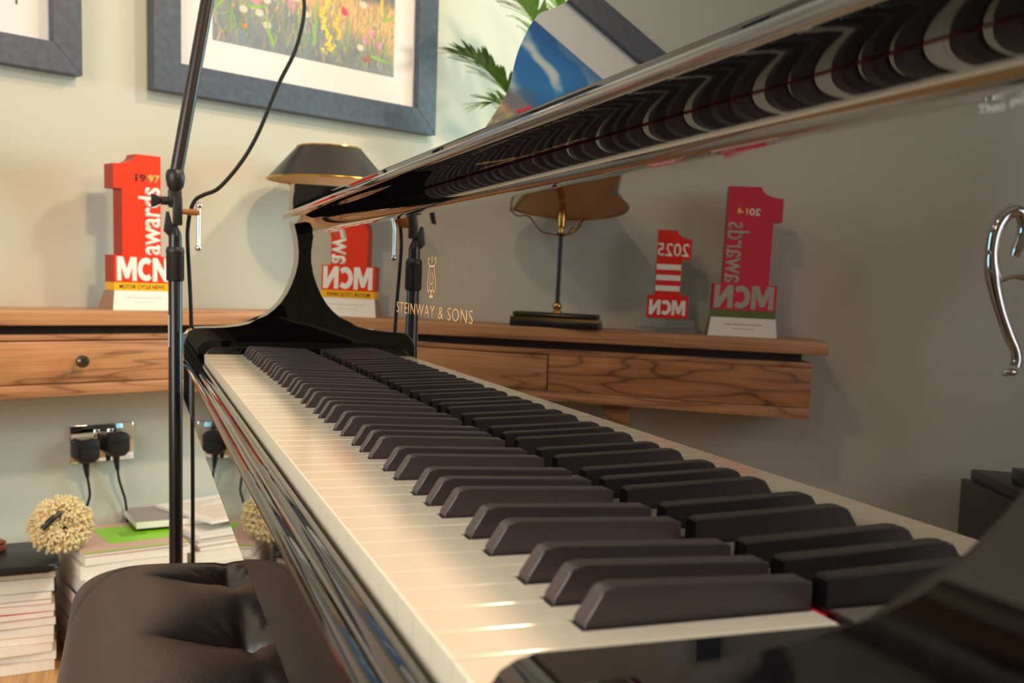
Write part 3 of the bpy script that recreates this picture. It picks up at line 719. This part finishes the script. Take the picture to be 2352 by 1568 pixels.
def stroke(x, y, dx, dy, wd, col, al=.8):
    L = math.hypot(dx, dy); n_ = max(2, int(L*1.2))
    for k in range(n_):
        px = x+dx*k/n_+math.sin(k*.25)*1.2; py = y+dy*k/n_; rr_ = wd*(1-.6*k/n_)
        x0, x1 = int(max(0, px-rr_-1)), int(min(GW-1, px+rr_+1)); y0, y1 = int(max(0, py-rr_-1)), int(min(GH-1, py+rr_+1))
        if x1 <= x0 or y1 <= y0: continue
        d = np.hypot(xx[y0:y1+1, x0:x1+1]-px, yy[y0:y1+1, x0:x1+1]-py); a = np.clip(rr_+.5-d, 0, 1)*al
        img[y0:y1+1, x0:x1+1] = img[y0:y1+1, x0:x1+1]*(1-a[..., None])+np.array(col)*a[..., None]
gr = [(120, 168, 96), (150, 190, 110), (96, 132, 112), (190, 170, 130), (120, 150, 150), (160, 140, 120), (214, 190, 140), (110, 120, 122)]
for k in range(620):
    x = rs.rand()*GW; y = rs.rand()*GH*.42
    stroke(x, y, rs.randn()*7, 8+rs.rand()*26, .45+rs.rand()*.7, gr[rs.randint(len(gr))], .35+.4*rs.rand())
for k in range(220):
    x = rs.rand()*GW; y = GH*(.20+.26*rs.rand())
    stroke(x, y, rs.randn()*5, 4+rs.rand()*12, .6+rs.rand()*.8, [(236, 190, 112), (216, 164, 108), (240, 212, 160), (184, 134, 100)][rs.randint(4)], .5)
def blob(x, y, r_, col, n_=9):
    for k in range(n_): stroke(x+rs.randn()*r_*.5, y+rs.randn()*r_*.45, rs.randn(), rs.randn(), r_*.45, np.clip(np.array(col)+rs.randn(3)*10, 0, 255), .85)
def daisy(x, y, r_):
    for k in range(11):
        a = 2*PI*k/11; stroke(x, y, r_*math.cos(a), r_*.8*math.sin(a), 1.3, (232, 224, 214), .9)
    blob(x, y, 1.5, (224, 180, 110), 4)
px = lambda X, Y: (X/2352*GW*1.0, 0)
# positions along the bottom of the painting, as fractions of its width and height
for a, b in ((.145, .205), (.225, .205), (.265, .285), (.265, .145), (.42, .34), (.47, .26), (.10, .36), (.785, .14), (.05, .42), (.33, .42), (.80, .40)): daisy(a*GW, b*GH, 6.2)
for a, b in ((.385, .32), (.40, .285), (.86, .235), (.815, .19), (.905, .18), (.21, .26)): blob(a*GW, b*GH, 4.2, (214, 150, 184))
for a, b, r_ in ((.695, .325, 5.5), (.62, .45, 6), (.13, .50, 8), (.17, .47, 7), (.56, .52, 5)): blob(a*GW, b*GH, r_, (220, 62, 72) if r_ > 5.6 else (226, 74, 110), 12)
for k in range(46):
    t_ = k/46; blob((.585+.018*math.sin(t_*9)+.012*rs.randn()*(1-t_))*GW, (.07+.38*t_)*GH, 2.9*(1-.45*t_)+.6, (240, 216, 84), 3)
for k in range(20):
    t_ = k/20; blob((.655+.010*math.sin(t_*9))*GW, (.16+.18*t_)*GH, 2.6*(1-.3*t_), (240, 214, 70), 3)
for k in range(16):
    t_ = k/16; blob(.915*GW, (.38+.12*t_)*GH, 2.4, (246, 222, 96), 2)
for a, b, dx, dy in ((.03, .20, 9, 40), (.30, .04, -12, 34), (.86, .10, 30, -4), (.93, .34, 22, 8), (.52, .10, 4, 60), (.18, .23, 24, 4)): stroke(a*GW, b*GH, dx, dy, 2.0, (140, 196, 90), .8)
blob(.83*GW, .075*GH, 5, (176, 112, 86)); blob(.155*GW, .12*GH, 3.5, (206, 140, 100))
for a, b in ((.10, .455), (.13, .43), (.08, .40)): blob(a*GW, b*GH, 5, (150, 110, 190), 6)
srgb = np.clip(img/255, 0, 1); linimg = np.where(srgb <= .04045, srgb/12.92, ((srgb+.055)/1.055)**2.4)
me = bpy.data.meshes.new('painted_sheet'); Mloc = BASE[pic.name].inverted() @ MW
gx = np.linspace(A0, A1, GW); gz = np.linspace(AZ0, AZ1, GH)
vs = [(Mloc @ Vector((x, -.0128, z)))[:] for z in gz for x in gx]
fs = [(j*GW+i, j*GW+i+1, (j+1)*GW+i+1, (j+1)*GW+i) for j in range(GH-1) for i in range(GW-1)]
me.from_pydata(vs, [], fs)
at = me.color_attributes.new('paint', 'FLOAT_COLOR', 'POINT')
at.data.foreach_set('color', np.concatenate([linimg.reshape(-1, 3), np.ones((GW*GH, 1))], 1).ravel())
pmt = bpy.data.materials.new('meadow_paint'); pmt.use_nodes = True; nt = pmt.node_tree
an = nt.nodes.new('ShaderNodeAttribute'); an.attribute_name = 'paint'
nt.links.new(an.outputs['Color'], nt.nodes['Principled BSDF'].inputs['Base Color']); nt.nodes['Principled BSDF'].inputs['Roughness'].default_value = .6
me.materials.append(pmt); ob = bpy.data.objects.new('painted_sheet', me); COL.objects.link(ob); ob.parent = pic
ob['label'] = 'wildflower meadow under a blue cloudy sky'
pic2, PP2 = picture(-.86, -.043, .519, 1.235, 'framed picture with cream mount, cut off at the upper left', .060)
bm = bx(B(), -.72, -.185, -.0128, -.0121, .66, 1.07)
sk = PP2('sketch_sheet', bm, mat('cream_paper', (236, 222, 204), .8, noise_amt=.1, noise_scale=8))
bm = B()
for a, b in (((-.192, .672), (-.170, .672)), ((-.168, .645), (-.168, .685)), ((-.22, .655), (-.20, .661))):
    bx(bm, min(a[0], b[0])-.0015, max(a[0], b[0])+.0015, -.0133, -.0125, min(a[1], b[1])-.0012, max(a[1], b[1])+.0012)
part('pencil_mark', bm, BLACKT, sk, MW)

# ------------------------------------------------------------------ socket and plugs
so = wthing('wall_socket', 'chrome double wall socket below the desk', 'socket', .002, .0005, -.280)
P = lambda nm, bm, m, par=so, **kw: part(nm, bm, m, par, MW, **kw)
pl_ = P('face_plate', bx(B(), -.0710, .0750, -.0075, -.0008, -.3235, -.2365, .0022), CHROME)
for s in (-.012, .020): part('switch', bx(B(), s-.0055, s+.0055, -.0125, -.0074, -.2680, -.2480, .0015), CHROME, pl_, MW)
for s in (-.060, .064): part('screw', lathe(B(), [(.0032, -.0076), (.0032, -.0085), (.0001, -.0088)], (s, 0, -.280), 12, 'y'), CHROME, pl_, MW)
def plug(s, z, side, tail):
    t = wthing('power_plug', f'black mains plug in the {side} half of the wall socket', 'plug', s, .008, z, 0.0, 'plugs in the wall socket')
    P = lambda nm, bm, m, par=t, **kw: part(nm, bm, m, par, MW, **kw)
    bm = B(); pts = [(s-.0255, z-.016), (s-.014, z-.0275), (s+.014, z-.0275), (s+.0255, z-.016), (s+.0255, z+.019), (s+.018, z+.0255), (s-.018, z+.0255), (s-.0255, z+.019)]
    prism(bm, pts, 'y', -.044, -.0078, .0022, 2)
    P('body', bm, BLACKP)
    P('cover', prism(B(), [(s-.019, z-.018), (s+.019, z-.018), (s+.021, z+.004), (s-.021, z+.004)], 'y', -.0475, -.0441, .001), BLACKP)
    P('strain_relief', tube(B(), [(s, -.027, z-.0265), (s+.001, -.027, z-.045), (s+.003, -.027, z-.062)], [.0085, .0062, .004], 12), RUBBER)
    P('cord', tube(B(), [(s+.003, -.027, z-.060)]+tail, .0030, 8, 6), RUBBER)
plug(-.0445, -.290, 'left', [(-.037, -.024, -.375), (-.034, -.020, -.395), (-.038, -.018, -.415), (-.044, -.014, -.445), (-.044, -.0205, -.50), (-.044, -.020, -.60), (-.04, -.022, FLOOR+.012)])
plug(.0245, -.281, 'right', [(.032, -.024, -.365), (.042, -.020, -.395), (.051, -.016, -.425), (.054, -.0205, -.50), (.054, -.020, -.60), (.05, -.022, FLOOR+.012)])

# ------------------------------------------------------------------ magazines on the floor
COV = {k: mat('cover_'+k, c_, .35) for k, c_ in {'white': (236, 232, 226), 'red': (206, 34, 44), 'grey': (150, 140, 138), 'black': (34, 30, 32), 'orange': (232, 150, 60), 'cream': (226, 212, 190), 'blue': (92, 110, 150), 'green': (140, 214, 30), 'pink': (206, 170, 158), 'brown': (120, 62, 40), 'yellow': (236, 200, 60), 'teal': (120, 150, 150)}.items()}
def magazine(s, n, z, rot, W_, D_, H_, cov, label, grp, name='magazine', cat='magazine', sag=0.0):
    """rot about z; local x = width, y = depth; spine on the +x side"""
    t = wthing(name, label, cat, s, n, z, rot, grp)
    bm = bx(B(), -W_/2+.0004, W_/2-.001, -D_/2+.0003, D_/2-.0006, .0006, H_-.0006)
    part('page_block', bm, PAGES, t, None, smooth=False)
    bm = B(); tk = .0005
    bx(bm, -W_/2, W_/2, -D_/2, D_/2, 0, tk); bx(bm, -W_/2, W_/2, -D_/2, D_/2, H_-tk, H_); bx(bm, W_/2-tk, W_/2, -D_/2, D_/2, tk, H_-tk)
    part('cover', bm, COV[cov], t, None, smooth=False)
    return t
ordn = ['lowest', 'second', 'third', 'fourth', 'fifth', 'sixth', 'seventh', 'eighth', 'ninth', 'tenth', 'eleventh', 'twelfth', 'thirteenth', 'fourteenth']
# left stack
hs = [.022, .017, .018, .016, .020, .017, .012, .015, .010, .016, .028, .020]
cv = ['cream', 'white', 'white', 'orange', 'white', 'grey', 'red', 'white', 'red', 'teal', 'white', 'cream']
z = FLOOR+.0005
lr = R(-18)
for k, (h, c_) in enumerate(zip(hs, cv)):
    j = random.Random(k); rot = lr+R(j.uniform(-4, 4)); W_ = .215+j.uniform(-.006, .006); D_ = .165
    cs, sn_ = math.cos(rot), math.sin(rot)
    # keep the front right corner of the pile in one place
    fx, fn = -.186+j.uniform(-.005, .005), .205
    lx, lyy = W_/2, -D_/2
    wx, wy = lx*cs-lyy*sn_, lx*sn_+lyy*cs
    magazine(fx-wx, fn+wy, z, rot, W_, D_, h, c_, f'{c_}-covered magazine, {ordn[k]}{" one" if k == 0 else ""} from the floor in the left pile', 'magazines in the left pile')
    z += h+.0004
fold = wthing('laptop_sleeve', 'black padded sleeve with rounded corners on top of the left magazine pile', 'sleeve', -.282, .120, z+.0005, lr)
bm = B(); pts = []
for cx_, cy_, a0 in ((.105, -.070, -90), (.105, .085, 0), (-.125, .085, 90), (-.125, -.070, 180)):
    for a in range(0, 91, 15): pts.append((cx_+.022*math.cos(R(a0+a)), cy_+.022*math.sin(R(a0+a))))
prism(bm, pts, 'z', .0, .017, .006, 3)
part('sleeve_body', bm, BLACKP, fold, None)
bm = B(); q = pts+[pts[0]]; tube(bm, [(a*1.005, b*1.005, .0085) for a, b in q], .0022, 8, cap=False)
part('zip_edge', bm, BLACKM, fold, None)
case = wthing('spectacle_case', 'reddish brown slim case lying on the black sleeve at the left edge', 'case', -.305, .085, z+.0180, R(10))
part('case_body', prism(B(), [(-.07, -.02), (.062, -.02), (.07, -.012), (.07, .012), (.062, .02), (-.07, .02)], 'z', 0, .014, .004), COV['brown'], case, None)
part('case_lid', prism(B(), [(-.069, -.019), (.061, -.019), (.069, -.012), (.069, .012), (.061, .019), (-.069, .019)], 'z', .0143, .022, .004), COV['brown'], case, None)
# middle pile
z = FLOOR+.0005
mh = [.040, .036, .044, .030, .038, .030, .018]; mc = ['white', 'grey', 'white', 'black', 'white', 'cream', 'white']
for k, (h, c_) in enumerate(zip(mh, mc)):
    j = random.Random(40+k)
    magazine(-.020+j.uniform(-.004, .004), .150+j.uniform(-.003, .003), z, R(-8+j.uniform(-2, 2)), .218, .235, h, c_, f'thick {c_} magazine, {ordn[k]}{" one" if k == 0 else ""} from the floor in the middle pile behind the stool', 'magazines in the middle pile')
    z += h+.0004
gm = wthing('magazine', 'grey and lime green magazine on top of the middle pile behind the stool', 'magazine', -.020, .150, z, R(-8), 'magazines in the middle pile')
part('page_block', bx(B(), -.107, .107, -.116, .114, .0008, .0062), PAGES, gm, None, smooth=False)
cvp = part('cover', join([bx(B(), -.108, .108, -.118, .115, .0063, .0070), bx(B(), -.108, .108, -.118, .115, 0, .0007)]), COV['pink'], gm, None, smooth=False)
part('green_panel', bx(B(), -.040, .106, -.060, .085, .00705, .0073), COV['green'], cvp, None, smooth=False, label='lime green printed panel')
bm = B()
for k in range(3): bx(bm, .0-.002*k, .06-.004*k, .018-.014*k, .022-.014*k, .00735, .0076)
part('printed_line', bm, mat('olive_print', (84, 120, 30), .5), cvp, None, smooth=False)
part('green_edge', bx(B(), -.107, .107, -.1175, -.109, .00705, .0073), COV['green'], cvp, None, smooth=False)
ZM = z+.0075
# right pile
z = FLOOR+.0005
rh = [.036, .040, .034, .038, .036, .028, .011, .009, .0085, .008]; rc = ['white', 'grey', 'white', 'teal', 'white', 'cream', 'white', 'pink', 'white', 'white']
for k, (h, c_) in enumerate(zip(rh, rc)):
    j = random.Random(80+k)
    magazine(.216+j.uniform(-.005, .005), .150+j.uniform(-.004, .004), z, R(-4+j.uniform(-2, 2)), .215, .25, h, c_, f'{c_} magazine, {ordn[k]}{" one" if k == 0 else ""} from the floor in the right pile by the stand', 'magazines in the right pile')
    z += h+.0004
ZR = z
BZ = max(ZR, ZM)+.0004
t = magazine(.150, .098, BZ, R(-14), .235, .150, .016, 'grey', 'grey printed paperback lying across the back of the middle and right piles', None, 'paperback_book', 'book')
t = magazine(.225, .135, BZ+.0166, R(6), .20, .225, .007, 'white', 'white printed booklet on top of the grey paperback beside the stand', None, 'booklet', 'booklet')
bm = B(); rg = random.Random(5)
for k in range(9): bx(bm, -.08, -.08+rg.uniform(.05, .15), -.09+.02*k, -.084+.02*k, .0070, .0073)
part('printed_line', bm, COV['pink'], t, None, smooth=False)
# woolly toy
wt = wthing('woolly_toy', 'cream shaggy woollen toy with a dark strap on the magazine piles', 'toy', -.166, .195, ZM-.003)
bm = B(); tube(bm, [(.032*math.cos(2*PI*k/20), .0, .054+.029*math.sin(2*PI*k/20)) for k in range(21)], .024, 12, cap=False)
core = part('wool_core', bm, WOOL, wt, None)
bm = B(); rg = random.Random(9)
for k in range(1500):
    a = rg.uniform(0, 2*PI); b = rg.uniform(0, 2*PI)
    cx_, cz_ = .032*math.cos(a), .054+.029*math.sin(a)
    if math.cos(b) < -.75: continue
    nrm = Vector((math.cos(a)*math.cos(b), math.sin(b), math.sin(a)*math.cos(b)))
    p = Vector((cx_, 0, cz_))+nrm*.022
    if p.z < .004: continue
    L = rg.uniform(.006, .015); j = Vector((rg.gauss(0, .4), rg.gauss(0, .4), rg.gauss(0, .4)))
    q = p+(nrm+j*.5).normalized()*L
    if q.z < .002: continue
    tube(bm, [p, (p+q)/2+j*.002, q], [.0030, .0036, .0026], 5)
w_ = part('wool_tuft', bm, WOOL, core, None); w_['kind'] = 'stuff'
part('strap', tube(B(), [(-.048, -.030, .060), (-.030, -.034, .078), (-.012, -.030, .088)], .006, 8, 4), BLACKP, wt, None, label='dark strap')

# ------------------------------------------------------------------ palm behind the music desk
palm = wthing('potted_palm', 'green potted palm whose fronds show behind the left edge of the music desk', 'plant', 1.13, .30, FLOOR)
P = lambda nm, bm, m, par=palm, **kw: part(nm, bm, m, par, MW, **kw)
pot = P('pot', lathe(B(), [(.10, FLOOR), (.13, FLOOR+.22), (.14, FLOOR+.22), (.14, FLOOR+.25), (.125, FLOOR+.25), (.120, FLOOR+.22)], (1.13, -.30, 0), 28), POT)
part('soil', lathe(B(), [(.119, FLOOR+.19), (.119, FLOOR+.215), (.0001, FLOOR+.22)], (1.13, -.30, 0), 24), SOIL, pot, MW)
def leaf_mesh(m):
    bm = B(); st = [(0, .0024), (.25, .0080), (.6, .0072), (.85, .0040), (1, .0003)]
    L = [(bm.verts.new((t_*.11, -w__, -.018*t_*t_)), bm.verts.new((t_*.11, 0, -.018*t_*t_-.0012)), bm.verts.new((t_*.11, w__, -.018*t_*t_))) for t_, w__ in st]
    for a, b in zip(L, L[1:]):
        bm.faces.new((a[0], b[0], b[1], a[1])); bm.faces.new((a[1], b[1], b[2], a[2]))
    return mesh_of('leaflet', bm, m, True, 60)
LM = [leaf_mesh(LEAFM), leaf_mesh(LEAFD)]
def frond(pts, k, dark):
    pts = [MW @ Vector((s, -n, z)) for s, n, z in pts]; cc = catmull(pts, 8)
    bm = B(); Minv = BASE[palm.name].inverted()
    tube(bm, [Minv @ p for p in cc], [.005*(1-.8*i/len(cc)) for i in range(len(cc))], 6)
    f = part('frond', bm, LM[dark].materials[0], palm, None)
    rg = random.Random(k); n_ = len(cc); st = int(n_*.42); i = st
    while i < n_-1:
        p = cc[i]; tg = (cc[min(i+1, n_-1)]-cc[i-1]).normalized()
        for sd in (-1, 1):
            sv = tg.cross(Vector((0, 0, 1))).normalized()*sd
            fr = (i-st)/(n_-st); ang_ = R(58-38*fr+rg.uniform(-8, 8))
            d = (tg*math.cos(ang_)+sv*math.sin(ang_)+Vector((0, 0, rg.uniform(-.05, .28)))).normalized()
            zax = (Vector((0, 0, 1))-d*d.z).normalized(); yax = zax.cross(d)
            sc = (1.15-.55*fr)*rg.uniform(.85, 1.1)
            M = Matrix((( d.x, yax.x, zax.x, p.x), (d.y, yax.y, zax.y, p.y), (d.z, yax.z, zax.z, p.z), (0, 0, 0, 1))) @ Matrix.Diagonal((sc, sc, sc, 1))
            o = bpy.data.objects.new('leaflet', LM[dark]); COL.objects.link(o); o.parent = f
            o.matrix_local = Minv @ M
        i += 1
bt = (1.13, .30, FLOOR+.21)
frond([bt, (1.125, .31, 0.0), (1.08, .30, .42), (1.02, .27, .585), (.955, .25, .655), (.895, .24, .690), (.855, .235, .700)], 1, 1)
frond([bt, (1.12, .30, 0.1), (1.10, .28, .45), (1.05, .26, .56), (.985, .25, .590), (.94, .245, .585)], 2, 0)
frond([bt, (1.13, .30, 0.2), (1.15, .28, .62), (1.11, .26, .79), (1.055, .25, .855), (.99, .24, .885), (.93, .235, .885)], 3, 0)
frond([bt, (1.14, .30, 0.2), (1.19, .29, .66), (1.18, .28, .83), (1.14, .27, .92), (1.08, .27, .985)], 4, 0)
frond([bt, (1.14, .31, 0.2), (1.20, .33, .60), (1.26, .34, .80), (1.33, .35, .92), (1.40, .36, .97)], 5, 1)
frond([bt, (1.13, .31, 0.1), (1.16, .36, .50), (1.22, .42, .66), (1.30, .47, .72)], 6, 0)

# ------------------------------------------------------------------ cabinet and chrome ornament at the left of the desk (seen in the fallboard)
cab = wthing('pedestal_cabinet', 'dark pedestal cabinet with overhanging plinth, seen in the right of the fallboard', 'cabinet', -1.70, .22, FLOOR)
P = lambda nm, bm, m, par=cab, **kw: part(nm, bm, m, par, MW, **kw)
CABM = mat('aubergine_cabinet', (52, 44, 50), .4)
P('body', bx(B(), -2.05, -1.385, -.36, -.08, FLOOR, -.278, .004), CABM)
P('top', bx(B(), -2.05, -1.402, -.345, -.09, -.2775, -.250, .004), CABM)
P('door', bx(B(), -2.02, -1.43, -.366, -.3603, FLOOR+.05, -.30, .002), CABM)
orn = wthing('chrome_horse_ornament', 'curled chrome horse ornament with raised tail and hind leg, reflected at far right', 'ornament', -1.50, .30, -.2499)
P = lambda nm, bm, m, par=orn, **kw: part(nm, bm, m, par, MW, **kw)
Nn = -.30; D = .022
def tp(l): return [(s, Nn, z+D) for s, z in l]
P('tail', tube(B(), tp([(-1.330, .180), (-1.327, .215), (-1.331, .252), (-1.345, .280), (-1.363, .290), (-1.378, .283), (-1.386, .258), (-1.383, .232), (-1.376, .212), (-1.372, .200)]), [.013, .014, .015, .014, .014, .014, .014, .014, .012, .009], 14, 6), CHROME)
P('hind_leg', tube(B(), tp([(-1.330, .250), (-1.328, .200), (-1.333, .165), (-1.342, .130), (-1.358, .085), (-1.378, .040), (-1.393, .012), (-1.398, -.008), (-1.396, -.022)]), [.007, .014, .017, .014, .012, .012, .011, .011, .012], 14, 6), CHROME)
P('hoof', join([ball(B(), (-1.388, Nn, -.034+D), .010, 12, (1.6, 1, .8)), ball(B(), (-1.378, Nn, -.038+D), .006)]), CHROME)
P('body', tube(B(), tp([(-1.345, .150), (-1.375, .160), (-1.41, .166), (-1.46, .20), (-1.52, .26), (-1.57, .32)]), [.006, .005, .014, .040, .052, .03], 16, 6), CHROME)
P('neck_and_head', tube(B(), tp([(-1.55, .30), (-1.585, .38), (-1.57, .45), (-1.60, .47), (-1.645, .445)]), [.035, .030, .026, .022, .010], 14, 6), CHROME)
P('support_leg', tube(B(), [(-1.462, Nn, .21), (-1.447, Nn, .11), (-1.455, Nn, .0), (-1.45, Nn, -.13), (-1.456, Nn, -.215)], [.03, .018, .011, .012, .012], 12, 6), CHROME)
P('front_leg', tube(B(), [(-1.560, Nn, .30), (-1.63, Nn, .28), (-1.655, Nn, .22), (-1.64, Nn, .19)], [.02, .014, .010, .010], 12, 6), CHROME)
P('plinth', bx(B(), -1.56, -1.425, Nn-.04, Nn+.04, -.2498, -.214, .004), BLACKM)
